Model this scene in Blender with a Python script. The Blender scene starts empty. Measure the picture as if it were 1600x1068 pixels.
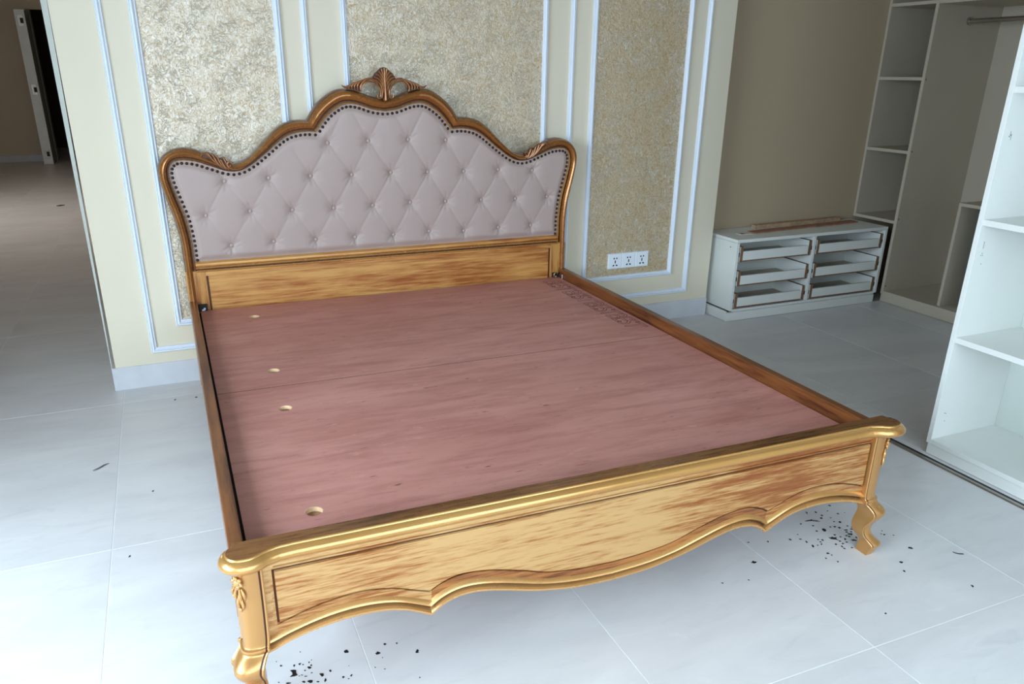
import bpy, bmesh, math, random
import numpy as np
from mathutils import Matrix, Vector
random.seed(7)
rng = np.random.default_rng(5)
S = bpy.context.scene
COL = S.collection

# ------------------------------------------------------------------ camera
camd = bpy.data.cameras.new('camera')
camd.sensor_fit = 'HORIZONTAL'; camd.sensor_width = 36.0
camd.lens = 1207.05 / 1600 * 36.0
camd.shift_x = 26.22 / 1600; camd.shift_y = 53.02 / 1600
camd.clip_start = 0.05; camd.clip_end = 60
cam = bpy.data.objects.new('camera', camd); COL.objects.link(cam)
RM = Matrix(((0.9234002, 0.1359382, -0.3589608), (-0.3837964, 0.3408537, -0.8582069), (0.0056900, 0.9302363, 0.3669170)))
cam.matrix_world = Matrix.Translation((-0.142, -3.638, 1.352)) @ RM.to_4x4()
S.camera = cam
# ------------------------------------------------------------------ light
S.view_settings.view_transform = 'Standard'; S.view_settings.look = 'None'
S.view_settings.exposure = -0.92; S.view_settings.gamma = 1.0; S.view_settings.use_curve_mapping = False
S.cycles.use_denoising = True
W = bpy.data.worlds.new('sky'); S.world = W; W.use_nodes = True
W.node_tree.nodes['Background'].inputs[0].default_value = (0.62, 0.80, 1.0, 1)
W.node_tree.nodes['Background'].inputs[1].default_value = 1.0
def area(name, loc, rot, sx, sy, power, color):
    d = bpy.data.lights.new(name, 'AREA'); d.shape = 'RECTANGLE'; d.size = sx; d.size_y = sy
    d.energy = power; d.color = color
    o = bpy.data.objects.new(name, d); COL.objects.link(o); o.location = loc; o.rotation_euler = rot
    return o
PI = math.pi
# daylight entering through the two windows of the room (behind and to the left of the camera)
DAY = (0.71, 0.875, 1.0)
area('daylight_front_window', (0.15, -5.55, 1.75), (PI/2-0.72, 0, 0), 4.4, 2.6, 450, DAY)
area('daylight_left_window', (-2.65, -3.0, 1.75), (0, -PI/2+0.72, 0), 2.6, 3.2, 640, DAY)
area('passage_fill_light', (-3.42, 5.0, 1.5), (0, -PI/2, 0), 1.4, 2.0, 110, (1.0, 0.94, 0.87))  # added fill to lift the dim passage, its window is made up

# ------------------------------------------------------------------ node helpers
def newmat(name):
    m = bpy.data.materials.new(name); m.use_nodes = True
    nt = m.node_tree
    return m, nt, nt.nodes['Principled BSDF']
def nd(nt, t, **kw):
    n = nt.nodes.new(t)
    for k, v in kw.items(): setattr(n, k, v)
    return n
def coords(nt, scale=(1, 1, 1), kind='Object', rot=(0, 0, 0)):
    tc = nd(nt, 'ShaderNodeTexCoord'); mp = nd(nt, 'ShaderNodeMapping')
    mp.inputs['Scale'].default_value = scale; mp.inputs['Rotation'].default_value = rot
    nt.links.new(tc.outputs[kind], mp.inputs['Vector'])
    return mp.outputs['Vector']
def noise(nt, vec, scale, detail=4, rough=0.55, dist=0.0):
    n = nd(nt, 'ShaderNodeTexNoise'); n.inputs['Scale'].default_value = scale
    n.inputs['Detail'].default_value = detail; n.inputs['Roughness'].default_value = rough
    n.inputs['Distortion'].default_value = dist
    nt.links.new(vec, n.inputs['Vector']); return n.outputs['Fac']
def ramp(nt, fac, stops):
    r = nd(nt, 'ShaderNodeValToRGB'); e = r.color_ramp.elements
    while len(e) < len(stops): e.new(0.5)
    for i, (p, c) in enumerate(stops):
        e[i].position = p; e[i].color = (c, c, c, 1) if isinstance(c, (int, float)) else (*c, 1)
    nt.links.new(fac, r.inputs['Fac']); return r.outputs['Color']
def mix(nt, fac, a, b, mode='MIX'):
    m = nd(nt, 'ShaderNodeMix', data_type='RGBA', blend_type=mode)
    for sock, v in ((m.inputs[0], fac), (m.inputs[6], a), (m.inputs[7], b)):
        if isinstance(v, (int, float)): sock.default_value = v
        elif isinstance(v, tuple): sock.default_value = (*v, 1)
        else: nt.links.new(v, sock)
    return m.outputs[2]
def bump(nt, h, strength, dist, b):
    n = nd(nt, 'ShaderNodeBump'); n.inputs['Strength'].default_value = strength; n.inputs['Distance'].default_value = dist
    nt.links.new(h, n.inputs['Height']); nt.links.new(n.outputs['Normal'], b.inputs['Normal'])
def lin(r, g, b):
    f = lambda c: (c/255/12.92) if c/255 <= 0.04045 else ((c/255+0.055)/1.055)**2.4
    return (f(r), f(g), f(b))
def plain(name, col, rough=0.5, metal=0.0, var=0.06, scale=6.0, spec=0.5):
    m, nt, b = newmat(name)
    v = coords(nt)
    n = noise(nt, v, scale, 5)
    c = mix(nt, ramp(nt, n, [(0.3, 0.0), (0.7, 1.0)]), tuple(x*(1-var) for x in col), tuple(min(1, x*(1+var)) for x in col))
    nt.links.new(c, b.inputs['Base Color'])
    b.inputs['Roughness'].default_value = rough; b.inputs['Metallic'].default_value = metal
    b.inputs['Specular IOR Level'].default_value = spec
    return m
def gilt(name, light, mid, dark, axis, lo=0.40, hi=0.66, rough=0.34, metal=0.35, grain=1.0, seed=0.0, browning=0.0):
    """brushed antique gold: pale gold paint dragged over a red brown glaze along one axis"""
    m, nt, b = newmat(name)
    sc = {'x': (2.6, 34, 40), 'y': (40, 2.6, 34), 'z': (36, 36, 2.6), 'o': (7, 7, 7)}[axis]
    tc = nd(nt, 'ShaderNodeTexCoord')
    mp = nd(nt, 'ShaderNodeMapping'); mp.inputs['Scale'].default_value = tuple(s*grain for s in sc); mp.inputs['Location'].default_value = (seed, seed*.7, seed*1.3)
    nt.links.new(tc.outputs['Object'], mp.inputs['Vector']); v = mp.outputs['Vector']
    n1 = noise(nt, v, 1.5, 7, 0.66, 0.0)
    n2 = noise(nt, v, 5.0, 5, 0.65, 0.0)
    mp2 = nd(nt, 'ShaderNodeMapping'); mp2.inputs['Scale'].default_value = (2.2, 2.2, 2.2); mp2.inputs['Location'].default_value = (seed+3, 1, 2)
    nt.links.new(tc.outputs['Object'], mp2.inputs['Vector'])
    n3 = noise(nt, mp2.outputs['Vector'], 1.0, 3)
    s = mix(nt, 0.45, n1, n2)
    s = mix(nt, 0.30, s, n3)
    if browning:      # gold turns browner towards the right end
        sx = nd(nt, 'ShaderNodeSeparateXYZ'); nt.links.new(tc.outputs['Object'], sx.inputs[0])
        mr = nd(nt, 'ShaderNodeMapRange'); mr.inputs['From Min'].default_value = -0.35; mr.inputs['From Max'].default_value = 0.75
        mr.inputs['To Min'].default_value = 0.0; mr.inputs['To Max'].default_value = browning
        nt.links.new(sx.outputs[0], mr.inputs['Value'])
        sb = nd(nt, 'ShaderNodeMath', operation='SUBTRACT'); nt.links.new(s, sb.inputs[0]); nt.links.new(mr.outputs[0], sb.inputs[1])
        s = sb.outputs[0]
    c1 = mix(nt, ramp(nt, s, [(lo, 0.0), (hi, 1.0)]), dark, mid)
    c2 = mix(nt, ramp(nt, s, [(lo+0.06, 0.0), (hi-0.04, 1.0)]), c1, light)
    nt.links.new(c2, b.inputs['Base Color'])
    b.inputs['Metallic'].default_value = metal
    b.inputs['Roughness'].default_value = rough
    nt.links.new(ramp(nt, n2, [(0.2, rough-0.06), (0.8, rough+0.12)]), b.inputs['Roughness'])
    b.inputs['Coat Weight'].default_value = 0.35; b.inputs['Coat Roughness'].default_value = 0.18
    bump(nt, n2, 0.10 if axis != 'o' else 0.03, 0.003, b)
    return m

GOLD = gilt('pale_gilt_wood', lin(206, 162, 104), lin(190, 130, 66), lin(146, 78, 28), 'x', 0.375, 0.57, browning=0.036)
def smooth_gilt(name, light, dark, rough=0.26, metal=0.55, scale=3.0):
    m, nt, b = newmat(name)
    v = coords(nt)
    n = noise(nt, v, scale, 3, 0.5)
    c = mix(nt, ramp(nt, n, [(0.15, 0.0), (0.80, 1.0)]), dark, light)
    nt.links.new(c, b.inputs['Base Color'])
    nt.links.new(ramp(nt, noise(nt, v, scale*4, 3), [(0.3, rough-0.03), (0.7, rough+0.08)]), b.inputs['Roughness'])
    b.inputs['Metallic'].default_value = metal
    b.inputs['Coat Weight'].default_value = 0.35; b.inputs['Coat Roughness'].default_value = 0.15
    return m
GOLDV = smooth_gilt('smooth_gilt_leg', lin(204, 154, 94), lin(176, 122, 66), 0.28)
BEAD = smooth_gilt('bright_gilt_bead', lin(218, 168, 106), lin(194, 140, 80), 0.25, 0.5)
HONEY = gilt('honey_gilt_wood', lin(208, 156, 88), lin(188, 120, 54), lin(146, 76, 28), 'x', 0.36, 0.60, 0.36, 0.15, grain=.5, seed=2, browning=.04)
SLOPE = gilt('brown_rubbed_gilt', lin(186, 122, 62), lin(152, 86, 38), lin(98, 48, 20), 'x', 0.38, 0.62, 0.32, 0.3)
HONEYV = gilt('honey_gilt_upright', lin(198, 146, 78), lin(174, 108, 48), lin(126, 66, 26), 'z', 0.36, 0.58, 0.36, 0.15, grain=.6)
RAILG = gilt('brown_gilt_rail', lin(140, 84, 40), lin(110, 60, 28), lin(74, 36, 16), 'y', 0.36, 0.62, 0.34, 0.2, grain=.6)
CROWN = smooth_gilt('bronze_gilt_crown', lin(174, 116, 60), lin(140, 86, 40), 0.25, 0.5, 6)
CROWNE = smooth_gilt('dark_crown_edge', lin(112, 68, 34), lin(78, 44, 20), 0.3, 0.4, 8)
CARVE = smooth_gilt('dark_gilt_carving', lin(168, 114, 70), lin(118, 72, 40), 0.28, 0.5, 30)
CAPT = smooth_gilt('gilt_cap_wood', lin(210, 162, 96), lin(184, 132, 70), 0.22, 0.55, 2)
GLAZE = plain('dark_brown_glaze', lin(74, 36, 14), 0.45, 0.0, 0.3, 30)

CAPTOP = gilt('painted_reflection_cap_top', lin(150, 100, 54), lin(118, 72, 36), lin(76, 42, 20), 'x', 0.34, 0.60, 0.27, 0.45)  # dark room reflection painted into the colour of the flat top
def ply():
    m, nt, b = newmat('red_plywood')
    v = coords(nt, (3.0, 20, 20))
    n1 = noise(nt, v, 1.2, 7, 0.65, 0.5); n2 = noise(nt, v, 4.5, 6, 0.7, 0.3)
    n3 = noise(nt, coords(nt, (1, 2.2, 1)), 1.6, 4, 0.6)
    c = mix(nt, ramp(nt, n3, [(0.35, 0.0), (0.68, 1.0)]), lin(186, 124, 114), lin(204, 144, 134))
    c = mix(nt, ramp(nt, n1, [(0.34, 0.55), (0.55, 0.0)]), c, lin(158, 98, 90))
    c = mix(nt, ramp(nt, n2, [(0.30, 0.75), (0.39, 0.0)]), c, lin(126, 78, 74))
    n4 = noise(nt, coords(nt, (5, 14, 5)), 3.0, 4, 0.7, 0.5)
    c = mix(nt, ramp(nt, n4, [(0.62, 0.0), (0.72, 0.5)]), c, lin(216, 164, 154))
    n5 = noise(nt, coords(nt, (12, 45, 12)), 1.3, 2, 0.5)
    c = mix(nt, ramp(nt, n5, [(0.22, 0.8), (0.28, 0.0)]), c, lin(92, 56, 54))
    nt.links.new(c, b.inputs['Base Color'])
    b.inputs['Roughness'].default_value = 0.5
    bump(nt, n2, 0.12, 0.002, b)
    return m
PLY = ply()
RAWPLY = plain('raw_plywood_edge', lin(222, 190, 150), 0.7, 0, 0.15, 60)
SLAT = plain('brown_slat', lin(150, 112, 84), 0.8, 0, 0.2, 20)
INK = plain('stamped_ink', lin(100, 56, 53), 0.6, 0, 0.2, 30)
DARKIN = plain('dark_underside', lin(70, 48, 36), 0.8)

def tilemat():
    m, nt, b = newmat('grey_porcelain_tile')
    tc = nd(nt, 'ShaderNodeTexCoord'); oi = nd(nt, 'ShaderNodeObjectInfo')
    off = nd(nt, 'ShaderNodeVectorMath', operation='SCALE'); off.inputs['Scale'].default_value = 37.0
    cmb = nd(nt, 'ShaderNodeCombineXYZ')
    for i in range(3): nt.links.new(oi.outputs['Random'], cmb.inputs[i])
    nt.links.new(cmb.outputs[0], off.inputs[0])
    add = nd(nt, 'ShaderNodeVectorMath', operation='ADD'); nt.links.new(tc.outputs['Object'], add.inputs[0]); nt.links.new(off.outputs[0], add.inputs[1])
    mp = nd(nt, 'ShaderNodeMapping'); mp.inputs['Scale'].default_value = (1.0, 3.0, 1.0); mp.inputs['Rotation'].default_value = (0, 0, 0.5)
    nt.links.new(add.outputs[0], mp.inputs['Vector'])
    n1 = noise(nt, mp.outputs['Vector'], 1.4, 6, 0.6, 0.8); n2 = noise(nt, mp.outputs['Vector'], 6.0, 6, 0.65, 0.8)
    c = mix(nt, ramp(nt, n1, [(0.3, 0.0), (0.7, 1.0)]), lin(206, 205, 207), lin(222, 221, 222))
    c = mix(nt, ramp(nt, n2, [(0.28, 0.35), (0.45, 0.0)]), c, lin(190, 190, 193))
    c = mix(nt, ramp(nt, n2, [(0.60, 0.0), (0.74, 0.35)]), c, lin(230, 230, 230))
    nt.links.new(c, b.inputs['Base Color'])
    nt.links.new(ramp(nt, n2, [(0.3, 0.30), (0.7, 0.42)]), b.inputs['Roughness'])
    b.inputs['Specular IOR Level'].default_value = 0.4
    return m
TILE = tilemat()
GROUT = plain('pale_grout', lin(232, 234, 238), 0.8)
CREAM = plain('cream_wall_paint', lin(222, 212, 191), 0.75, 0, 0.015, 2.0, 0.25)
CREAM2 = plain('shade_toned_closet_paint', lin(184, 166, 140), 0.75, 0, 0.02, 2.0, 0.25)  # wall cream darkened, the dimness of the closet is in the colour
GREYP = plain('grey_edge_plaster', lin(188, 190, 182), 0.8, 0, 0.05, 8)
CREAM3 = plain('bounce_cut_wall_paint', lin(178, 168, 150), 0.8, 0, 0.02)  # unseen walls toned down to cut bounce light
CEIL = plain('bounce_cut_ceiling', lin(150, 146, 138), 0.8, 0, 0.02)  # unseen ceiling greyed to cut bounce light
TRIM = plain('white_moulding_gloss', lin(226, 234, 246), 0.35, 0, 0.02)
SKIRT = plain('grey_marble_skirting', lin(204, 206, 212), 0.35, 0, 0.06, 9)
MELA = plain('white_melamine', lin(228, 230, 226), 0.42, 0, 0.02, 5)
MELA2 = plain('grey_melamine', lin(188, 178, 160), 0.5, 0, 0.03, 5)
BACKB = plain('shade_toned_backboard', lin(196, 202, 196), 0.5, 0, 0.02, 5)  # bookcase white greyed, weaker light on the back painted in
RAWMDF = plain('raw_brown_board_edge', lin(126, 92, 66), 0.8, 0, 0.25, 70)
DARKG = plain('dark_shadow_gap', lin(40, 38, 38), 0.8)
LATH = plain('rough_brown_lath', lin(158, 112, 86), 0.8, 0, 0.3, 25)
PLUG = plain('white_plastic_plate', lin(232, 238, 246), 0.3, 0, 0.01)
BLACK = plain('black_slot', lin(14, 14, 16), 0.6)
STEEL = plain('brushed_steel', lin(170, 165, 155), 0.3, 0.9, 0.1)
BRASS = plain('dull_brass_bolt', lin(170, 150, 110), 0.35, 0.8, 0.1)
DOORW = plain('white_door_edge', lin(224, 230, 232), 0.5)
DOORG = plain('grey_green_door_face', lin(126, 134, 130), 0.6, 0, 0.1)
FLAKE = plain('black_flake', lin(22, 20, 24), 0.6, 0, 0.3, 50)
FARP = plain('far_room_paint', lin(210, 194, 172), 0.8, 0, 0.02, 2.0, 0.2)

def wallpaper():
    """coarse gold wall covering strewn with pale mica flakes and fibres"""
    m, nt, b = newmat('flaked_gold_wallpaper')
    v = coords(nt)
    n1 = noise(nt, v, 40, 6, 0.74, 2.2)
    n2 = noise(nt, v, 170, 3, 0.6)
    wv = noise(nt, v, 22, 3, 0.6, 2.6)
    # thin worm like fibres: narrow band of a strongly distorted noise
    fib = ramp(nt, wv, [(0.47, 0.0), (0.50, 1.0), (0.53, 0.0)])
    patch = ramp(nt, noise(nt, v, 11, 3, 0.6), [(0.46, 0.0), (0.54, 1.0)])
    fl = mix(nt, 1.0, fib, patch, 'MULTIPLY')
    c = mix(nt, ramp(nt, n1, [(0.36, 0.0), (0.62, 1.0)]), lin(168, 132, 70), lin(208, 174, 110))
    c = mix(nt, ramp(nt, n2, [(0.5, 0.0), (0.78, 0.5)]), c, lin(232, 222, 196))
    c = mix(nt, fl, c, lin(244, 238, 224))
    nt.links.new(c, b.inputs['Base Color'])
    b.inputs['Roughness'].default_value = 0.6
    gl = nd(nt, 'ShaderNodeBsdfGlossy'); gl.inputs['Color'].default_value = (0.86, 0.86, 0.84, 1); gl.inputs['Roughness'].default_value = 0.42
    h = mix(nt, 0.45, n1, n2); h = mix(nt, 0.3, h, fl)
    bump(nt, h, 0.8, 0.006, b)
    bn = b.inputs['Normal'].links[0].from_node
    nt.links.new(bn.outputs['Normal'], gl.inputs['Normal'])
    ms = nd(nt, 'ShaderNodeMixShader')
    nt.links.new(ramp(nt, n1, [(0.38, 0.16), (0.60, 0.58)]), ms.inputs[0])
    nt.links.new(b.outputs[0], ms.inputs[1]); nt.links.new(gl.outputs[0], ms.inputs[2])
    nt.links.new(ms.outputs[0], nt.nodes['Material Output'].inputs['Surface'])
    return m
PAPER = wallpaper()
def leather():
    m, nt, b = newmat('mauve_leatherette')
    v = coords(nt)
    n = noise(nt, v, 3, 3); n2 = noise(nt, v, 260, 3, 0.6)
    c = mix(nt, n, lin(172, 153, 147), lin(180, 161, 155))
    nt.links.new(c, b.inputs['Base Color'])
    b.inputs['Roughness'].default_value = 0.42; b.inputs['Specular IOR Level'].default_value = 0.4
    bump(nt, n2, 0.06, 0.001, b)
    return m
LEATHER = leather()
NAIL = plain('dark_bronze_nail', lin(52, 36, 24), 0.3, 0.6, 0.1)

# ------------------------------------------------------------------ object helpers
def link(o, parent=None):
    COL.objects.link(o)
    if parent is not None: o.parent = parent
    return o
def obj(name, bm, mats, parent=None, smooth=False, auto=None):
    me = bpy.data.meshes.new(name)
    bmesh.ops.recalc_face_normals(bm, faces=bm.faces)
    bm.to_mesh(me); bm.free()
    for m in (mats if isinstance(mats, (list, tuple)) else [mats]): me.materials.append(m)
    if smooth or auto is not None:
        me.polygons.foreach_set('use_smooth', [True]*len(me.polygons))
        if auto is not None: me.set_sharp_from_angle(angle=math.radians(auto))
    o = bpy.data.objects.new(name, me)
    return link(o, parent)
def thing(name, label, cat, loc=(0, 0, 0), rz=0, group=None):
    o = bpy.data.objects.new(name, None); o.empty_display_size = 0.1
    COL.objects.link(o); o.location = loc; o.rotation_euler = (0, 0, rz)
    tag(o, label, cat, group); return o
def tag(o, label, cat, group=None):
    o['label'] = label; o['category'] = cat
    if group: o['group'] = group
    return o
def struct(o): o['kind'] = 'structure'; return o
def box(bm, lo, hi, mi=0, bev=0.0):
    x0, y0, z0 = lo; x1, y1, z1 = hi
    v = [bm.verts.new(p) for p in ((x0,y0,z0),(x1,y0,z0),(x1,y1,z0),(x0,y1,z0),(x0,y0,z1),(x1,y0,z1),(x1,y1,z1),(x0,y1,z1))]
    fs = [bm.faces.new([v[i] for i in q]) for q in ((0,3,2,1),(4,5,6,7),(0,1,5,4),(1,2,6,5),(2,3,7,6),(3,0,4,7))]
    for f in fs: f.material_index = mi
    if bev > 0:
        es = list({e for f in fs for e in f.edges})
        r = bmesh.ops.bevel(bm, geom=es, offset=bev, segments=2, affect='EDGES', profile=0.5)
        for f in r['faces']: f.material_index = mi
    return fs
def bx(name, lo, hi, mat, parent=None, bev=0.0):
    bm = bmesh.new(); box(bm, lo, hi, 0, bev); return obj(name, bm, mat, parent)
def loft(bm, rings, closed=True, caps=True, mi=0, mif=None):
    """rings: list of lists of points of the same length"""
    R = [[bm.verts.new(p) for p in ring] for ring in rings]
    n = len(R[0])
    for i in range(len(R)-1):
        for j in range(n if closed else n-1):
            k = (j+1) % n
            f = bm.faces.new((R[i][j], R[i][k], R[i+1][k], R[i+1][j]))
            f.material_index = mif(i, j) if mif else mi
    if caps and closed:
        for r in (R[0], R[-1]):
            f = bm.faces.new(r); f.material_index = mi
    return R
def catmull(pts, n=6):
    P = [Vector(p) for p in pts]; out = []
    Q = [P[0]*2-P[1]] + P + [P[-1]*2-P[-2]]
    for i in range(1, len(Q)-2):
        a, b, c, d = Q[i-1], Q[i], Q[i+1], Q[i+2]
        for k in range(n):
            t = k/n
            out.append(0.5*((2*b)+(-a+c)*t+(2*a-5*b+4*c-d)*t*t+(-a+3*b-3*c+d)*t**3))
    out.append(P[-1]); return out
def resample(pts, n):
    P = [Vector(p) for p in pts]; L = [0]
    for a, b in zip(P, P[1:]): L.append(L[-1]+(b-a).length)
    out = []
    for i in range(n):
        s = L[-1]*i/(n-1); k = 0
        while k < len(L)-2 and L[k+1] < s: k += 1
        t = (s-L[k])/max(1e-9, L[k+1]-L[k]); out.append(P[k].lerp(P[k+1], min(1, max(0, t))))
    return out
def tube(bm, pts, radii, seg=8, flat=1.0, mi=0, smoothn=5, normal=(0, -1, 0)):
    """tapered rib following pts (x, y, z); flat squeezes it along `normal`"""
    P = catmull(pts, smoothn) if smoothn > 1 else [Vector(p) for p in pts]
    n = len(P); rr = [radii[0]+(0)]*0
    m = len(radii)
    for i in range(n):
        s = i/(n-1)*(m-1); k = min(int(s), m-2); rr.append(radii[k]+(radii[k+1]-radii[k])*(s-k))
    N = Vector(normal); rings = []
    for i in range(n):
        t = (P[min(i+1, n-1)]-P[max(i-1, 0)])
        if t.length < 1e-9: t = Vector((1, 0, 0))
        t.normalize(); s = t.cross(N)
        if s.length < 1e-6: s = Vector((1, 0, 0))
        s.normalize(); q = s.cross(t).normalized()
        rings.append([P[i] + s*(rr[i]*math.cos(a)) + q*(rr[i]*flat*math.sin(a)) for a in (2*PI*j/seg for j in range(seg))])
    loft(bm, rings, True, True, mi)
def ball(bm, c, r, sx=1, sy=1, sz=1, sub=2, mi=0, rot=None):
    M = Matrix.Translation(c) @ (rot.to_4x4() if rot else Matrix()) @ Matrix.Diagonal((r*sx, r*sy, r*sz, 1))
    res = bmesh.ops.create_icosphere(bm, subdivisions=sub, radius=1, matrix=M)
    for f in {f for v in res['verts'] for f in v.link_faces}: f.material_index = mi

# ================================================================== SETTING
# ---- floor: 60 x 120 cm tiles on a pale grout bed
floor = struct(bx('floor', (-3.4, -5.2, -0.10), (4.7, 13.4, -0.0007), GROUT))
X0, TX, Y0, TY = 0.155, 0.6, -0.175, 1.193
def tile_mesh(w, l):
    bm = bmesh.new(); g = 0.0012; c = 0.0003
    a, b = w/2-g, l/2-g
    loft(bm, [[(-a,-b,-0.006),(a,-b,-0.006),(a,b,-0.006),(-a,b,-0.006)], [(-a,-b,-c),(a,-b,-c),(a,b,-c),(-a,b,-c)],
              [(-a+c,-b+c,0),(a-c,-b+c,0),(a-c,b-c,0),(-a+c,b-c,0)]])
    return bm
tproto = None
for i in range(-5, 8):
    for j in range(-4, 11):
        cx, cy = X0+TX*(i-0.5), Y0+TY*(j-0.5)
        if cx < -3.2 or cx > 4.5: continue
        if cy > 1.2 and cx > 0.2: continue
        if tproto is None:
            t = obj('tile', tile_mesh(TX, TY), TILE, floor); tproto = t
        else:
            t = tproto.copy(); link(t, floor)
        t.location = (cx, cy, 0)
# ---- walls
ZC = 2.75
def wall_multi(name, boxes, mat, parent=None):
    bm = bmesh.new()
    for lo, hi in boxes: box(bm, lo, hi)
    return struct(obj(name, bm, mat, parent))
XL, XR = -0.466, 2.740
wall_back = wall_multi('wall_back', [((XL, 0, 0), (XR, 0.12, ZC))], CREAM)
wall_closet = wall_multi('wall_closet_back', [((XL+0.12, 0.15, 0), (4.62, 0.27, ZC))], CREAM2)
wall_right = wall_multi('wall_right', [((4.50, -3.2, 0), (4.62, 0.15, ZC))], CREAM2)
wall_light_block = wall_multi('wall_light_block', [((2.42, -3.32, 0), (4.50, -3.20, ZC)), ((2.42, -4.7, 0), (2.54, -3.32, ZC))], CREAM3)  # unseen partition added to keep the closet dim
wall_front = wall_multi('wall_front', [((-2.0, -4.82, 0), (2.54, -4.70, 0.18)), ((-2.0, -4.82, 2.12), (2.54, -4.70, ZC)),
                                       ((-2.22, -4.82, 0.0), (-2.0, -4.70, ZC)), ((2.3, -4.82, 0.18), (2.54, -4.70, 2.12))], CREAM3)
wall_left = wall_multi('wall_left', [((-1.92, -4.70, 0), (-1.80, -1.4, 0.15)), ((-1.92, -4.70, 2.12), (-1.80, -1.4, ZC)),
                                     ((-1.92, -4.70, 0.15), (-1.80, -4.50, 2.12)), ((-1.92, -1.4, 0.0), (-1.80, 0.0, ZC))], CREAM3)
wall_passage = wall_multi('wall_passage_right', [((-0.45, 0.12, 0), (-0.34, 10.6, ZC))], FARP)
wall_pl = wall_multi('wall_passage_left', [((-3.35, -0.12, 0), (-3.23, 4.0, ZC)), ((-3.35, 6.0, 0), (-3.23, 13.2, ZC)), ((-3.35, 4.0, 0), (-3.23, 6.0, 0.8)), ((-3.35, 4.0, 2.2), (-3.23, 6.0, ZC)), ((-3.23, -0.12, 0), (-1.92, 0.0, ZC))], FARP)
wall_far = wall_multi('wall_far', [((-3.23, 10.6, 0), (-1.72, 10.72, ZC)), ((-0.80, 10.6, 0), (-0.34, 10.72, ZC)), ((-1.72, 10.6, 2.16), (-0.80, 10.72, ZC))], FARP)
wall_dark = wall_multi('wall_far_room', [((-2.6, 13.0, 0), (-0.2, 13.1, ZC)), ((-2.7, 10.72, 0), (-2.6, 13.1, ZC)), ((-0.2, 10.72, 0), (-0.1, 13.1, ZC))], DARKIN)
ceiling = struct(bx('ceiling', (-3.4, -4.9, ZC), (4.7, 13.4, ZC+0.1), CEIL))
# plaster corner bead on the free left end of the wall, wider towards the top
bm = bmesh.new()
b0, b1 = (-0.482, -0.4785), (-0.4935, -0.462)
def strip_sec(z, a, b): return [(a, 0.012, z), (a, -0.002, z), (b, -0.004, z), (b, 0.012, z)]
loft(bm, [strip_sec(0.10, *b0), strip_sec(1.6, -0.4885, -0.4665), strip_sec(ZC, *b1)])
trim1 = struct(obj('trim_1', bm, GREYP))
# ---- skirting
def skirting(name, x0, x1, y, h, t, mat=SKIRT, ends=True):
    bm = bmesh.new()
    prof = [(0, 0), (-t, 0), (-t, h-0.006), (-t+0.005, h), (0, h)]
    loft(bm, [[(x, y+a, b) for a, b in prof] for x in (x0, x1)])
    return struct(obj(name, bm, mat))
skirting('baseboard_back', -0.482, 2.738, 0.0, 0.104, 0.010)
skirting('baseboard_far', -3.23, -1.84, 10.6, 0.10, 0.012)
# ---- panel mouldings
def frame_trim(name, x0, x1, z0, z1, w, d):
    """mitred frame, profile across its width"""
    prof = [(0, 0), (0.04, 0.55), (0.14, 0.75), (0.22, 0.55), (0.30, 0.62), (0.50, 1.0), (0.70, 0.66), (0.78, 0.55), (0.86, 0.62), (0.96, 0.45), (1, 0)]
    bm = bmesh.new(); rings = []
    for a, b in prof:
        k = a*w; y = -b*d
        rings.append([(x0+k, y, z0+k), (x1-k, y, z0+k), (x1-k, y, z1-k), (x0+k, y, z1-k)])
    loft(bm, rings, True, False)
    return struct(obj(name, bm, TRIM))
TW = 0.026
ZT = 2.52
frame_trim('trim_2', -0.308, 0.502, 0.156, ZT+0.115, TW, 0.018)
frame_trim('trim_3', -0.188, 0.392, 0.271, ZT, TW+0.004, 0.022)
frame_trim('trim_4', 0.646, 1.639, 0.271, ZT, TW, 0.022)
frame_trim('trim_5', 1.762, 2.584, 0.156, ZT+0.115, TW, 0.018)
frame_trim('trim_6', 1.884, 2.466, 0.271, ZT, TW, 0.022)
for (a, b) in ((-0.188, 0.392), (0.646, 1.639), (1.884, 2.466)):
    bx('wallpaper_panel', (a+0.02, -0.004, 0.29), (b-0.02, 0.002, ZT-0.02), PAPER, wall_back)
# ---- windows (out of view, the light comes in through them; the passage one is added)
def window(name, lo, hi, axis):
    w = thing(name, '', ''); del w['label']; del w['category']; struct(w)
    x0, y0, z0 = lo; x1, y1, z1 = hi; f = 0.05
    if axis == 'x':
        bx('window_frame', (x0, y0, z0), (x1, y1, z0+f), TRIM, w); bx('window_frame', (x0, y0, z1-f), (x1, y1, z1), TRIM, w)
        for k in (x0, (x0+x1)/2-f/2, x1-f): bx('window_frame', (k, y0, z0+f), (k+f, y1, z1-f), TRIM, w)
    else:
        bx('window_frame', (x0, y0, z0), (x1, y1, z0+f), TRIM, w); bx('window_frame', (x0, y0, z1-f), (x1, y1, z1), TRIM, w)
        for k in (y0, (y0+y1)/2-f/2, y1-f): bx('window_frame', (x0, k, z0+f), (x1, k+f, z1-f), TRIM, w)
window('window_1', (-2.0, -4.79, 0.18), (2.3, -4.73, 2.12), 'x')
window('window_2', (-1.89, -4.50, 0.15), (-1.83, -1.4, 2.12), 'y')
window('passage_fill_opening', (-3.32, 4.0, 0.8), (-3.26, 6.0, 2.2), 'y')  # made-up opening added for the passage fill light
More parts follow.
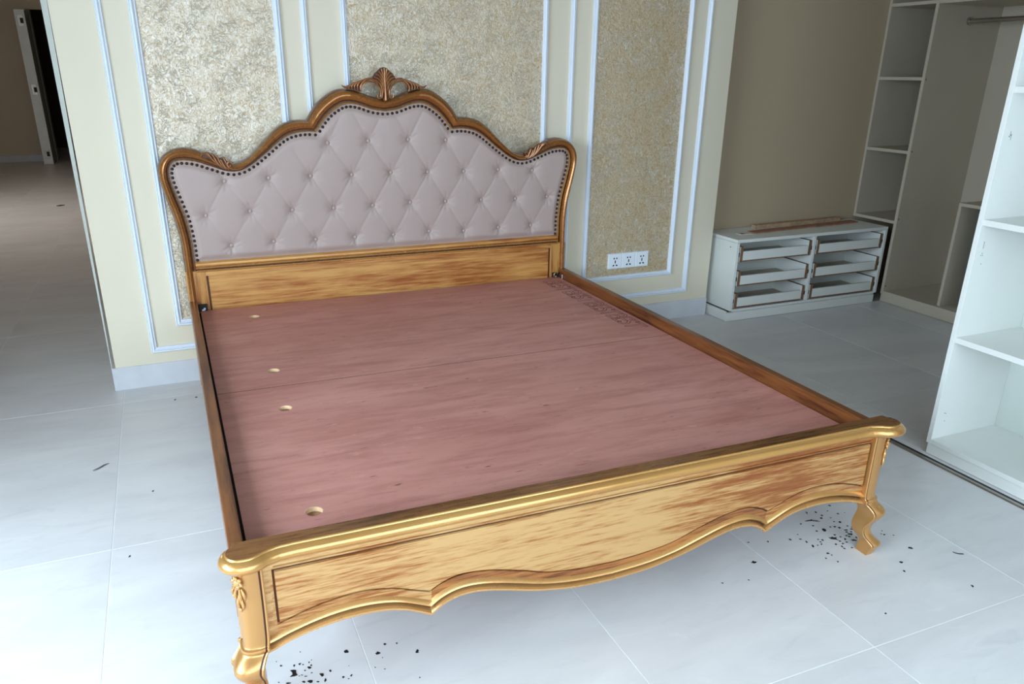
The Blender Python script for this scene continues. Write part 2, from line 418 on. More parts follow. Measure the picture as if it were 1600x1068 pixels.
# ---- door leaf standing open in the far doorway
door = thing('door_1', '', ''); del door['label']; del door['category']; struct(door)
door.location = (-1.74, 10.58, 0)
dl = bx('door_leaf', (-0.06, -0.52, 0.006), (0.060, 0.0, 2.12), DOORG, door, 0.004)
de = bx('door_edge', (-0.064, -0.528, 0.004), (0.064, -0.50, 2.124), DOORW, door, 0.003)
for z in (0.155, 1.06, 1.98):
    bx('hinge_plate', (-0.030, -0.532, z-0.07), (0.036, -0.528, z+0.07), STEEL, de)
    bx('hinge_slot', (-0.004, -0.534, z-0.035), (0.036, -0.531, z+0.035), BLACK, de)
bx('door_frame', (0.02, 0.005, 0.004), (0.075, 0.17, 2.16), DOORG, door)
# ---- metal track let into the floor along the closet
bm = bmesh.new()
box(bm, (2.350, -3.25, 0.0005), (2.384, -1.60, 0.0030), 0)
box(bm, (2.353, -3.25, 0.0030), (2.366, -1.60, 0.0060), 0)
box(bm, (2.3665, -3.25, 0.0028), (2.3835, -1.60, 0.0034), 1)
struct(obj('trim_7', bm, [STEEL, BLACK]))

# ================================================================== BED
TH = -0.0145
bed = thing('bed', 'king size bed frame with gilt carved wood, tufted mauve headboard and bare plywood base', 'bed', (0.80, -0.105, 0), TH)
UC = 0.015       # the foot end stands a little to the right of the head end

# ---------- headboard outline (half, |u| , z)
OUT_A = [(.922,.395),(.921,.50),(.921,.59),(.9225,.67),(.931,.74),(.945,.805),(.960,.87),(.969,.92),(.971,.96),(.963,.992),(.940,1.022),(.903,1.043),(.860,1.050)]
OUT_B = [(.860,1.050),(.819,1.042),(.785,1.025),(.75,1.004),(.715,.988),(.675,.978)]
OUT_C = [(.675,.978),(.640,.983),(.607,1.0),(.57,1.032),(.53,1.07),(.49,1.108),(.45,1.135),(.415,1.147),(.38,1.1515),(.345,1.150)]
OUT_D = [(.345,1.150),(.325,1.182),(.300,1.213),(.262,1.245),(.225,1.267),(.19,1.277),(.153,1.276),(.108,1.264),(.055,1.245),(0,1.234)]
IN_A = [(.876,.395),(.876,.50),(.876,.59),(.8765,.66),(.886,.755),(.902,.82),(.915,.87),(.926,.915),(.928,.955),(.918,.983),(.895,.998),(.862,1.000)]
IN_B = [(.862,1.000),(.82,.993),(.775,.977),(.74,.964),(.705,.951),(.670,.946)]
IN_C = [(.670,.946),(.635,.952),(.595,.972),(.555,1.0),(.515,1.03),(.475,1.062),(.432,1.088),(.387,1.1),(.346,1.103),(.312,1.100)]
IN_D = [(.312,1.100),(.295,1.122),(.27,1.153),(.24,1.181),(.20,1.206),(.172,1.2145),(.142,1.2145),(.106,1.2065),(.057,1.190),(0,1.182)]
def half(segs, counts):
    out = []
    for s, n in zip(segs, counts):
        p = resample(catmull([(a, b, 0) for a, b in s], 8), n)
        out += p if not out else p[1:]
    return [(p.x, p.y) for p in out]
CNT = (44, 16, 30, 36)
HO = half((OUT_A, OUT_B, OUT_C, OUT_D), CNT); HI = half((IN_A, IN_B, IN_C, IN_D), CNT)
def both(h): return [(-a, b) for a, b in h] + [(a, b) for a, b in reversed(h[:-1])]
FO, FI = both(HO), both(HI)
NF = len(FO)
# profile across the moulding: t 0 = inner bead, 1 = outer edge; v = depth (towards the wall is +)
PROF = [(-.02,.040,1),(-.02,.016,0),(.00,.008,0),(.05,.004,0),(.10,.008,0),(.13,.016,1),(.20,.016,1),(.25,.009,2),(.33,-.001,2),(.43,-.008,2),(.55,-.011,2),(.67,-.009,2),(.79,-.003,2),(.88,.005,3),(.95,.015,3),(1.0,.030,3),(1.0,.052,3),(.5,.055,1)]
bm = bmesh.new(); rings = []
for i in range(NF):
    o, q = FO[i], FI[i]
    rings.append([(q[0]+(o[0]-q[0])*t, v, q[1]+(o[1]-q[1])*t) for t, v, _ in PROF])
mapi = {0: 1, 1: 2, 2: 0, 3: 3}
loft(bm, rings, True, True, 0, lambda i, j: mapi[PROF[j][2]])
obj('headboard_frame', bm, [CROWN, BEAD, GLAZE, CROWNE], bed, auto=38)
# back board behind the upholstery
bm = bmesh.new()
pts = [(u*0.985, z-0.012) for u, z in FI]
pts = [(u, max(z, 0.40)) for u, z in pts]
loft(bm, [[(u, .042, z) for u, z in pts], [(u, .053, z) for u, z in pts]])
bmesh.ops.triangulate(bm, faces=[f for f in bm.faces if len(f.verts) > 4])
obj('back_board', bm, DARKIN, bed)

# ---------- tufted upholstery
BTN = [(-.263,1.054),(-.081,1.058),(.104,1.059),(.285,1.052),
       (-.712,.908),(-.528,.914),(-.347,.915),(-.164,.913),(.016,.916),(.194,.913),(.372,.908),(.549,.909),(.729,.899),
       (-.804,.767),(-.62,.776),(-.439,.771),(-.255,.769),(-.075,.772),(.104,.776),(.278,.772),(.461,.77),(.642,.766),(.813,.768),
       (-.715,.632),(-.532,.636),(-.347,.632),(-.166,.631),(.017,.629),(.193,.635),(.369,.625),(.552,.63),(.727,.629)]
rows = [BTN[0:4], BTN[4:13], BTN[13:23], BTN[23:32]]
SEG = []
for a, b in ((0, 1), (1, 2), (2, 3)):
    for p in rows[a]:
        for q in rows[b]:
            if abs(p[0]-q[0]) < 0.13 : SEG.append((p, q))
for p in rows[3]: SEG.append((p, (p[0]+0.006, 0.55)))
for p in rows[0]:
    SEG.append((p, (p[0]+0.075, 1.19))); SEG.append((p, (p[0]-0.06, 1.17)))
for p, d in ((rows[1][0], -.06), (rows[1][8], .07), (rows[1][1], -.06), (rows[1][7], .07), (rows[1][2], -.07), (rows[1][6], .075)):
    SEG.append((p, (p[0]+d, p[1]+0.12)))
SEG.append((rows[2][0], (-.875, .77))); SEG.append((rows[2][9], (.875, .77)))
from mathutils.geometry import intersect_point_line
res_u, res_z = 0.0055, 0.0055
us = np.arange(-0.95, 0.9501, res_u); zs = np.arange(0.545, 1.2301, res_z)
U, Z = np.meshgrid(us, zs)
dB = np.full(U.shape, 9.0); ang = np.zeros(U.shape); idB = np.zeros(U.shape, int)
for k, (bu, bz) in enumerate(BTN):
    d = np.hypot(U-bu, Z-bz); m = d < dB
    dB[m] = d[m]; ang[m] = np.arctan2(Z-bz, U-bu)[m]; idB[m] = k
dS = np.full(U.shape, 9.0)
for (p, q) in SEG:
    px, pz = p; qx, qz = q; L2 = (qx-px)**2+(qz-pz)**2
    t = np.clip(((U-px)*(qx-px)+(Z-pz)*(qz-pz))/L2, 0, 1)
    dS = np.minimum(dS, np.hypot(U-px-t*(qx-px), Z-pz-t*(qz-pz)))
ph = rng.uniform(0, 6.28, len(BTN))
h = 0.0150*(1-np.exp(-dB/0.017)) + 0.0024*(1-np.exp(-dS/0.030)) - 0.0019*np.exp(-(dS/0.0038)**2)*(0.35+np.exp(-dB/0.06))
h -= 0.0042*(0.5+0.5*np.cos(ang*9+ph[idB]+2.0*np.sin(ang*3+ph[idB])))*np.exp(-((dB-0.022)/0.018)**2)
h = h - 0.005*np.exp(-(dB/0.011)**2)
# outline distance: pull the cloth flat at the border
poly = [(a, b) for a, b in FI]
PA = np.array(poly); 
dE = np.full(U.shape, 9.0); inside = np.zeros(U.shape, bool)
PP = np.vstack([PA[PA[:, 1] > .566], [[.876, .566], [-.876, .566]]])
for k in range(len(PP)):
    (ax, az), (bx_, bz_) = PP[k], PP[(k+1) % len(PP)]
    L2 = (bx_-ax)**2+(bz_-az)**2+1e-12
    t = np.clip(((U-ax)*(bx_-ax)+(Z-az)*(bz_-az))/L2, 0, 1)
    dE = np.minimum(dE, np.hypot(U-ax-t*(bx_-ax), Z-az-t*(bz_-az)))
    c = ((az > Z) != (bz_ > Z)) & (U < (bx_-ax)*(Z-az)/(bz_-az+1e-12)+ax)
    inside ^= c
dE = np.where(inside, dE, -dE)
edge = np.clip((dE-0.002)/0.034, 0, 1); edge = edge*edge*(3-2*edge)
h = h*edge
V = 0.0185 - h
keep = dE > -0.012
bm = bmesh.new(); ids = {}
nz, nu = U.shape
for j in range(nz):
    for i in range(nu):
        if keep[j, i]: ids[(j, i)] = bm.verts.new((U[j, i], V[j, i], Z[j, i]))
for j in range(nz-1):
    for i in range(nu-1):
        q = [(j, i), (j, i+1), (j+1, i+1), (j+1, i)]
        if all(k in ids for k in q): bm.faces.new([ids[k] for k in q])
cushion = obj('tufted_cushion', bm, LEATHER, bed, smooth=True)
bm = bmesh.new(); ball(bm, (0, 0, 0), 0.0085, 1, 0.6, 1, 2)
b0 = None
for (bu, bz) in BTN:
    if b0 is None: b0 = obj('button', bm, LEATHER, cushion, smooth=True); o = b0
    else: o = b0.copy(); link(o, cushion)
    o.location = (bu, 0.0175, bz)
# decorative nails
path = [Vector((a, b, 0)) for a, b in FI if b > 0.575]
L = sum((b-a).length for a, b in zip(path, path[1:]))
n_n = int(L/0.0208)
bm = bmesh.new(); ball(bm, (0, 0, 0), 0.0066, 1, 0.7, 1, 2)
n0 = None
pp = resample(path, n_n)
for k, p in enumerate(pp):
    a, b = pp[max(k-1, 0)], pp[min(k+1, n_n-1)]
    t = (b-a).normalized(); nrm = Vector((t.y, -t.x, 0))
    q = p + nrm*0.0125
    if n0 is None: n0 = obj('nail_head', bm, NAIL, cushion, smooth=True); o = n0
    else: o = n0.copy(); link(o, cushion)
    o.location = (q.x, 0.0125, q.y)

# ---------- lower part of the headboard
bm = bmesh.new()    # rail under the cushion: rolled top, bead, dark gap, bead
sec = [(.030,.572,0),(.012,.570,0),(.003,.563,0),(.001,.556,0),(.005,.5505,1),(.010,.5495,2),(.000,.548,2),(-.004,.5445,2),(.000,.541,1),(.014,.540,1),(.014,.535,2),(.000,.534,2),(-.004,.530,2),(.002,.5265,0),(.004,.5255,0),(.004,.508,1),(.012,.506,0),(.030,.505,0)]
loft(bm, [[(u, v, z) for v, z, _ in sec] for u in (-.874, .874)], True, True, 0, lambda i, j: {0: 0, 1: 1, 2: 2}[sec[j][2]])
obj('headboard_rail', bm, [HONEY, GLAZE, BEAD], bed, auto=35)
bx('headboard_panel', (-.829, .010, .20), (.829, .022, .507), HONEY, bed, 0.002)
for s in (-1, 1):
    bm = bmesh.new()
    lo, hi = (s*.836, .0035), (s*.9215, .050)
    box(bm, (min(lo[0], hi[0]), .0035, 0.0), (max(lo[0], hi[0]), .050, .532), 0, .003)
    st = obj('headboard_post', bm, HONEYV, bed)
    a, b = sorted((s*.8285, s*.8365))
    bm = bmesh.new(); box(bm, (a, .009, .20), (b, .0125, .506), 0)
    obj('panel_groove', bm, GLAZE, st)
    # dark rail bracket in the corner
    a, b = sorted((s*.848, s*.885))
    br = bx('rail_bracket', (a, -.012, .352), (b, .0032, .384 if s < 0 else .378), BLACK, bed, .002)
    bm = bmesh.new()
    if s < 0: box(bm, (-.873, -.016, .357), (-.860, -.0125, .364), 0, .001); box(bm, (-.866, -.016, .361), (-.857, -.0125, .370), 0, .001)
    else: tube(bm, [(.853,-.016,.357),(.851,-.017,.372),(.860,-.017,.381),(.872,-.016,.376),(.873,-.016,.386)], [.003,.003,.003,.003], 6, smoothn=3); ball(bm, (.862,-.016,.360), .006)
    obj('bolt', bm, BRASS if s > 0 else PLUG, br, smooth=s > 0)
bm = bmesh.new(); tube(bm, [(.881,-.05,.352),(.881,-.052,.362),(.880,-.054,.374)], [.0016,.0016], 6, smoothn=2); ball(bm, (.880,-.054,.3745), .004, 1, 1, .5, 1)
obj('wood_screw', bm, PLUG, bed)

# ---------- carvings on the headboard
def carve_map(ox, oy, sc, pts): pass
def ribs(bm, lst, v=-.012, mi=0, mirror=None, flat=1.0):
    for pts, rad in lst:
        tube(bm, [(u, v-dv, z) for (u, z, *d) in pts for dv in [d[0] if d else 0]], rad, 7, flat, mi, 5)
# crest: central palmette with open scrolls, in (u, z)
crest = []
plate = []
def crest_side(s):
    R = []
    # palmette ribs fanning out from the stem, rounded at their tips
    for p in ([(.002,1.318),(.006,1.336),(.010,1.350),(.011,1.358)], [(.002,1.302),(.008,1.324),(.018,1.341),(.026,1.347)],
              [(.003,1.284),(.010,1.311),(.024,1.330),(.038,1.336)], [(.005,1.262),(.011,1.296),(.027,1.317),(.046,1.325)]):
        R.append(([(u*s, z) for u, z in p], [.0030,.0042,.0048,.0046]))
    R.append(([(u*s, z) for u, z in ((.016,1.238),(.012,1.260),(.016,1.288),(.031,1.306),(.050,1.314))], [.0035,.0042,.0046,.0050,.0045]))
    R.append(([(u*s, z) for u, z in ((.036,1.252),(.034,1.242),(.026,1.238),(.020,1.246),(.020,1.268),(.029,1.287),(.046,1.300))], [.0050,.0048,.0044,.0044,.0046,.0046,.0030]))
    # scroll arch enclosing the open window
    R.append(([(.030*s,1.290),(.044*s,1.309),(.064*s,1.318),(.086*s,1.312),(.104*s,1.296),(.110*s,1.280),(.106*s,1.266)], [.003,.0045,.005,.005,.005,.0045,.003]))
    R.append(([(.034*s,1.300),(.052*s,1.304),(.072*s,1.308),(.090*s,1.300),(.100*s,1.284)], [.0025,.003,.0035,.0035,.002]))
    R.append(([(.088*s,1.315),(.110*s,1.306),(.122*s,1.290),(.122*s,1.272)], [.003,.0045,.0045,.0025]))
    R.append(([(.104*s,1.310),(.124*s,1.301),(.135*s,1.288),(.134*s,1.274)], [.003,.0042,.0042,.0025]))
    R.append(([(.122*s,1.304),(.138*s,1.297),(.147*s,1.287),(.146*s,1.277)], [.003,.004,.004,.0022]))
    R.append(([(.136*s,1.299),(.150*s,1.293),(.158*s,1.286),(.160*s,1.277)], [.003,.004,.0035,.002]))
    R.append(([(.148*s,1.292),(.164*s,1.284),(.178*s,1.284),(.192*s,1.292)], [.004,.005,.0045,.0015]))
    return R
bm = bmesh.new()
for s in (-1, 1): ribs(bm, crest_side(s), -.010)
tube(bm, [(0,-.015,1.230),(0,-.016,1.262),(0,-.014,1.300),(0,-.012,1.336),(0,-.010,1.361)], [.0085,.006,.0042,.0036,.004], 8)
ball(bm, (0, -.010, 1.234), .011, 1, .8, .8)
# dark backing leaf
back = [(-.054,1.316),(-.047,1.328),(-.040,1.339),(-.027,1.349),(-.014,1.361),(0,1.365),(.014,1.361),(.027,1.349),(.040,1.339),(.047,1.328),(.054,1.316),(.034,1.300),(.022,1.280),(.019,1.250),(.010,1.230),(-.010,1.230),(-.019,1.250),(-.022,1.280),(-.034,1.300)]
loft(bm, [[(u, .018, z) for u, z in back], [(u, .003, z) for u, z in back]], True, True, 1)
for s in (-1, 1):
    side = [(.084,1.316),(.108,1.309),(.132,1.302),(.152,1.294),(.170,1.287),(.168,1.277),(.150,1.275),(.128,1.268),(.108,1.264),(.110,1.284),(.102,1.299)]
    side = [(s*u, z) for u, z in side]
    loft(bm, [[(u, .018, z) for u, z in side], [(u, .003, z) for u, z in side]], True, True, 1)
bmesh.ops.triangulate(bm, faces=[f for f in bm.faces if len(f.verts) > 8])
obj('carved_crest', bm, [CARVE, GLAZE], bed, auto=50)
# acanthus leaves in the two dips
for s in (-1, 1):
    bm = bmesh.new(); k = s
    L = [([(-.797,1.012),(-.790,1.024),(-.776,1.026),(-.766,1.018),(-.752,1.004)], [.003,.005,.005,.004,.002]),
         ([(-.776,1.030),(-.766,1.026),(-.756,1.010),(-.742,.992),(-.722,.972)], [.003,.0048,.005,.0045,.002]),
         ([(-.758,1.026),(-.748,1.020),(-.740,1.002),(-.730,.985),(-.714,.966)], [.003,.0048,.005,.0045,.002]),
         ([(-.738,1.018),(-.730,1.010),(-.725,.995),(-.716,.978),(-.702,.962)], [.003,.0045,.0048,.0042,.002]),
         ([(-.722,1.000),(-.716,.996),(-.712,.984),(-.704,.970),(-.688,.958)], [.003,.0045,.0045,.004,.002]),
         ([(-.712,1.013),(-.704,1.000),(-.698,.985),(-.692,.970),(-.674,.956)], [.0015,.0045,.0045,.004,.002]),
         ([(-.674,.982),(-.684,.990),(-.693,.984),(-.691,.970),(-.678,.962),(-.654,.959),(-.630,.965)], [.0045,.005,.005,.005,.0045,.004,.002]),
         ([(-.680,.978),(-.684,.972),(-.676,.966)], [.003,.004,.002])]
    ribs(bm, [([(-k*u, z) for u, z in p], r) for p, r in L], -.014)
    pl = [(-.800,1.008),(-.788,1.026),(-.770,1.028),(-.750,1.022),(-.728,1.006),(-.711,1.006),(-.690,.988),(-.676,.984),(-.672,.960),(-.700,.958),(-.724,.966),(-.745,.990),(-.770,1.008)]
    loft(bm, [[(-k*u, .012, z) for u, z in pl], [(-k*u, -.009, z) for u, z in pl]], True, True, 1)
    bmesh.ops.triangulate(bm, faces=[f for f in bm.faces if len(f.verts) > 8])
    obj('acanthus_carving', bm, [CARVE, GLAZE], bed, auto=50)

# ---------- side rails
def skew_rail(name, uh, uf, w, v0, v1, z0, z1, side):
    bm = bmesh.new(); r = .004
    def sec(u, v):
        a, b = (u, u+w)
        return [(a, v, z0), (b, v, z0), (b, v, z1-r), (b-r*.3, v, z1-r*.3), (b-r, v, z1), (a+r, v, z1), (a+r*.3, v, z1-r*.3), (a, v, z1-r)]
    loft(bm, [sec(uh, v0), sec(uf, v1)])
    return obj(name, bm, RAILG, bed)
skew_rail('side_rail', -.921, -.897, .032, .002, -2.062, .24, .400, -1)
skew_rail('side_rail', .886, .893, .032, .002, -2.064, .24, .400, 1)
# ---------- plywood base: two sheets with routed finger holes
ZP = .355
def inner(v, side):     # inner faces of the rails, as a function of v
    t = -v/2.06
    return (-.887+.024*t) if side < 0 else (.884+.007*t)
HOLES = [(-.666,-.178,.0205,.0205), (-.668,-.872,.0205,.0205), (-.674,-1.222,.0205,.0205), (-.692,-1.876,.0205,.0205)]
for (va, vb) in ((-.006, -1.027), (-1.0300, -2.064)):
    hs = [h_ for h_ in HOLES if vb < h_[1] < va]
    bm = bmesh.new()
    def quadpt(v): return inner(v, -1)+.007, inner(v, 1)-.003
    cut = sorted([va, vb] + [h_[1]+h_[3]*k for h_ in hs for k in (1.3, -1.3)], reverse=True)
    rings = []
    T, Bz = ZP, ZP-.012
    for k in range(len(cut)-1):
        v0, v1 = cut[k], cut[k+1]
        hole = [h_ for h_ in hs if v1 < h_[1] < v0 and abs((v0+v1)/2-h_[1]) < 1e-6]
        (a0, b0_), (a1, b1_) = quadpt(v0), quadpt(v1)
        if not hole:
            bm.faces.new([bm.verts.new(p) for p in ((a0,v0,T),(a1,v1,T),(b1_,v1,T),(b0_,v0,T))])
        else:
            hu, hv, ha, hb = hole[0]; M = 32
            e = ha*1.3
            bm.faces.new([bm.verts.new(p) for p in ((a0,v0,T),(a1,v1,T),(hu-e,v1,T),(hu-e,v0,T))])
            bm.faces.new([bm.verts.new(p) for p in ((hu+e,v0,T),(hu+e,v1,T),(b1_,v1,T),(b0_,v0,T))])
            ell, sq, low = [], [], []
            for q in range(M):
                a = 2*PI*q/M; c_, s_ = math.cos(a), math.sin(a)
                # stadium shaped slot
                r_ = 1/((abs(c_)**2.0+abs(s_)**2.0)**(1/2.0))
                ell.append(bm.verts.new((hu+ha*c_*r_, hv+hb*s_*r_, T)))
                low.append(bm.verts.new((hu+ha*c_*r_, hv+hb*s_*r_, T-.012)))
                m_ = max(abs(c_), abs(s_)); sq.append(bm.verts.new((hu+e*c_/m_, hv+(v0-v1)/2*s_/m_, T)))
            for q in range(M):
                w_ = (q+1) % M
                bm.faces.new((ell[q], ell[w_], sq[w_], sq[q]))
                f = bm.faces.new((ell[q], ell[w_], low[w_], low[q])); f.material_index = 1
            # a thin raw chamfer makes the routed edge read
    (a0, b0_), (a1, b1_) = quadpt(va), quadpt(vb)
    for P in (((a0,va),(a1,vb)), ((b0_,va),(b1_,vb)), ((a0,va),(b0_,va)), ((a1,vb),(b1_,vb))):
        f = bm.faces.new([bm.verts.new(p) for p in ((*P[0],T),(*P[1],T),(*P[1],Bz),(*P[0],Bz))]); f.material_index = 2
    bmesh.ops.remove_doubles(bm, verts=bm.verts, dist=1e-6)
    sheet = obj('plywood_sheet', bm, [PLY, RAWPLY, DARKIN], bed)
    for hu, hv, ha, hb in hs:      # worn pale rim of each finger hole
        bm = bmesh.new(); M = 32; r0, r1 = [], []
        for q in range(M):
            a = 2*PI*q/M; c_, s_ = math.cos(a), math.sin(a); r_ = 1/((abs(c_)**2.0+abs(s_)**2.0)**(1/2.0))
            r0.append(bm.verts.new((hu+ha*c_*r_, hv+hb*s_*r_, T-.0004)))
            r1.append(bm.verts.new((hu+(ha+.0015)*c_*r_, hv+(hb+.0015)*s_*r_, T+.0003)))
        for q in range(M):
            bm.faces.new((r0[q], r0[(q+1) % M], r1[(q+1) % M], r1[q]))
        obj('finger_hole_rim', bm, RAWPLY, sheet)
    if va > -.5:
        # hollow stamped capitals along the right edge, read from the left of the bed
        for n_, (tu, tv) in enumerate(((.762, -.062), (.766, -.272), (.770, -.488), (.774, -.688))):
            cu = bpy.data.curves.new('stamped_lettering', 'FONT'); cu.body = 'BEST'; cu.size = .125; cu.fill_mode = 'NONE'
            cu.bevel_depth = .0017; cu.bevel_resolution = 0; cu.space_character = .72; cu.resolution_u = 3
            to = bpy.data.objects.new('tmp', cu); COL.objects.link(to)
            bpy.context.view_layer.update()
            me = bpy.data.meshes.new_from_object(to.evaluated_get(bpy.context.evaluated_depsgraph_get()))
            bpy.data.objects.remove(to)
            # x of the text runs towards the foot, its top points to the right rail
            for v_ in me.vertices:
                x, y, z = v_.co; v_.co = (tu+y*1.05, tv-x*1.02, T+.0003+z*.15)
            me.materials.clear(); me.materials.append(INK)
            link(bpy.data.objects.new('stamped_lettering', me), sheet)
for v_ in (-.15, -.52, -.90, -1.24, -1.56, -1.88):
    bx('base_slat', (inner(v_, -1)+.032, v_-.045, .300), (inner(v_, 1)-.032, v_+.045, ZP-.0125), SLAT, bed)

for s_ in (-1, 1):      # added dark strips that paint the shade into the gap along the rails
    bm = bmesh.new(); rings = []
    for v_ in (0.0, -2.062):
        a = inner(v_, s_); lo, hi = sorted((a-s_*.0005, a-s_*.030)); rings.append([(lo, v_, .30), (hi, v_, .30), (hi, v_, .3415), (lo, v_, .3415)])
    loft(bm, rings); obj('gap_shade_strip', bm, DARKG, bed)
# ---------- footboard apron
LOW = [(.866,.158),(.84,.167),(.81,.179),(.755,.193),(.69,.2015),(.635,.2015),(.59,.197),(.55,.186),(.515,.169),(.487,.153)]
LOW2 = [(.487,.153),(.46,.174),(.42,.188),(.37,.189),(.31,.176),(.235,.154),(.17,.140),(.1,.129),(0,.124)]
PAN = [(.866,.224),(.835,.232),(.80,.243),(.745,.258),(.69,.266),(.63,.266),(.57,.254),(.52,.235),(.489,.224)]
PAN2 = [(.489,.224),(.455,.241),(.41,.251),(.34,.244),(.255,.221),(.18,.197),(.09,.185),(0,.181)]
def curve(a, b):
    A = catmull([(x, y, 0) for x, y in a], 10); B = catmull([(x, y, 0) for x, y in b], 10)
    xs = [p.x for p in A][::-1]; ys = [p.y for p in A][::-1]
    xs2 = [p.x for p in B][::-1]; ys2 = [p.y for p in B][::-1]
    return lambda s: float(np.interp(s, xs2, ys2)) if s < a[-1][0] else float(np.interp(s, xs, ys))
fl, fp = curve(LOW, LOW2), curve(PAN, PAN2)
VF = -2.105
ss = sorted(set(list(np.round(np.linspace(0, .48, 54), 4)) + [.484, .487, .490] + list(np.round(np.linspace(.497, .820, 40), 4)) + [.826, .8285, .8335, .836, .842, .850, .858, .866]))
ss = [-s for s in reversed(ss) if s > 0] + ss
TP = [(0, .030, 1), (0, .006, 1), (.02, -.003, 1), (.09, -.008, 1), (.17, -.008, 1), (.23, -.003, 1), (.255, .006, 2), (.345, .006, 2), (.37, -.003, 1), (.44, -.007, 1), (.51, -.005, 1), (.57, .0005, 1), (.60, .003, 0), (.75, .0025, 0), (.93, .0005, 0), (.945, .004, 2), (.995, .004, 2), (1.02, -.0015, 0)]
ZTOP = [(.3655, -.0015, 0), (.3675, .0025, 2), (.3715, .0025, 2), (.3735, -.0015, 0), (.3775, -.0015, 0), (.379, .001, 2), (.3805, -.001, 0), (.392, -.001, 0), (.402, .001, 0), (.402, .030, 0)]
bm = bmesh.new(); rings = []; inpanel = []
for s in ss:
    a = abs(s); l, p = fl(a), fp(a); col = []
    inp = a <= .8285
    for t, v, m in TP:
        z = l+(p-l)*t
        if not inp and t > .9: v = .0005
        col.append((UC+s, VF+v, z))
    for z, v, m in ZTOP:
        if not inp and z < .378: v = .0005
        col.append((UC+s, VF+v, z))
    rings.append(col); inpanel.append(inp)
ALLM = [m for *_, m in TP] + [m for *_, m in ZTOP]
def fmat(i, j):
    m = ALLM[j]
    if not (inpanel[i] and inpanel[i+1]):
        a = min(abs(ss[i]), abs(ss[i+1]))
        z = j/len(ALLM)
        if a >= .8335: return 0 if j >= 12 else m
        if j >= 17 and j < len(TP)+2: return 2        # upright groove at the end of the panel
        return m if j < 12 else 0
    if m == 0 and 12 <= j <= 14 and abs(ss[i]) < .486: return 3
    return m
# cut the upright groove back a little
for i, s in enumerate(ss):
    if .8285 < abs(s) < .8365:
        for j in range(17, len(TP)+2): x, v, z = rings[i][j]; rings[i][j] = (x, VF+.003, z)
loft(bm, rings, True, True, 0, fmat)
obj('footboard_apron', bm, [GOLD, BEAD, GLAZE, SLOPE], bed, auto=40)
# ---------- footboard cap with bulging ears
half_plan = [(0,-2.060),(.40,-2.060),(.80,-2.060),(.868,-2.060),(.905,-2.060),(.924,-2.068),(.934,-2.086),(.935,-2.108),(.925,-2.130),(.905,-2.143),(.878,-2.146),(.856,-2.140),(.836,-2.129),(.812,-2.121),(.78,-2.119),(.40,-2.119),(0,-2.119)]
hp = catmull([(x, y, 0) for x, y in half_plan[3:14]], 6)
hp = [Vector((0,-2.06,0)), Vector((.4,-2.06,0)), Vector((.8,-2.06,0))] + hp + [Vector((.78,-2.119,0)), Vector((.4,-2.119,0)), Vector((0,-2.119,0))]
plan = [(p.x, p.y) for p in hp] + [(-p.x, p.y) for p in reversed(hp[1:-1])]
npl = len(plan)
def inset(k, d):
    a, b = Vector(plan[(k-1) % npl]), Vector(plan[(k+1) % npl]); t = (b-a).normalized(); n = Vector((t.y, -t.x))
    c = Vector(plan[k]); m = Vector((0, -2.09))
    mid = Vector((max(-.87, min(.87, c.x)), -2.09))
    if (mid-c).dot(n) < 0: n = -n
    w = 0.15 if c.y > -2.0605 else 1.0
    return c + n*d*w
lay = [(.391,.016),(.394,.007),(.399,.002),(.405,-.001),(.411,.000),(.417,.004),(.4215,.010),(.4225,.0135),(.4255,.0145),(.427,.0165)]
bm = bmesh.new()
RR = loft(bm, [[(UC+q.x, q.y, z) for q in (inset(k, d) for k in range(npl))] for z, d in lay])
for f in RR[-1][0].link_faces:
    if len(f.verts) > 8: f.material_index = 1
obj('footboard_cap', bm, [CAPT, CAPTOP], bed, auto=35)
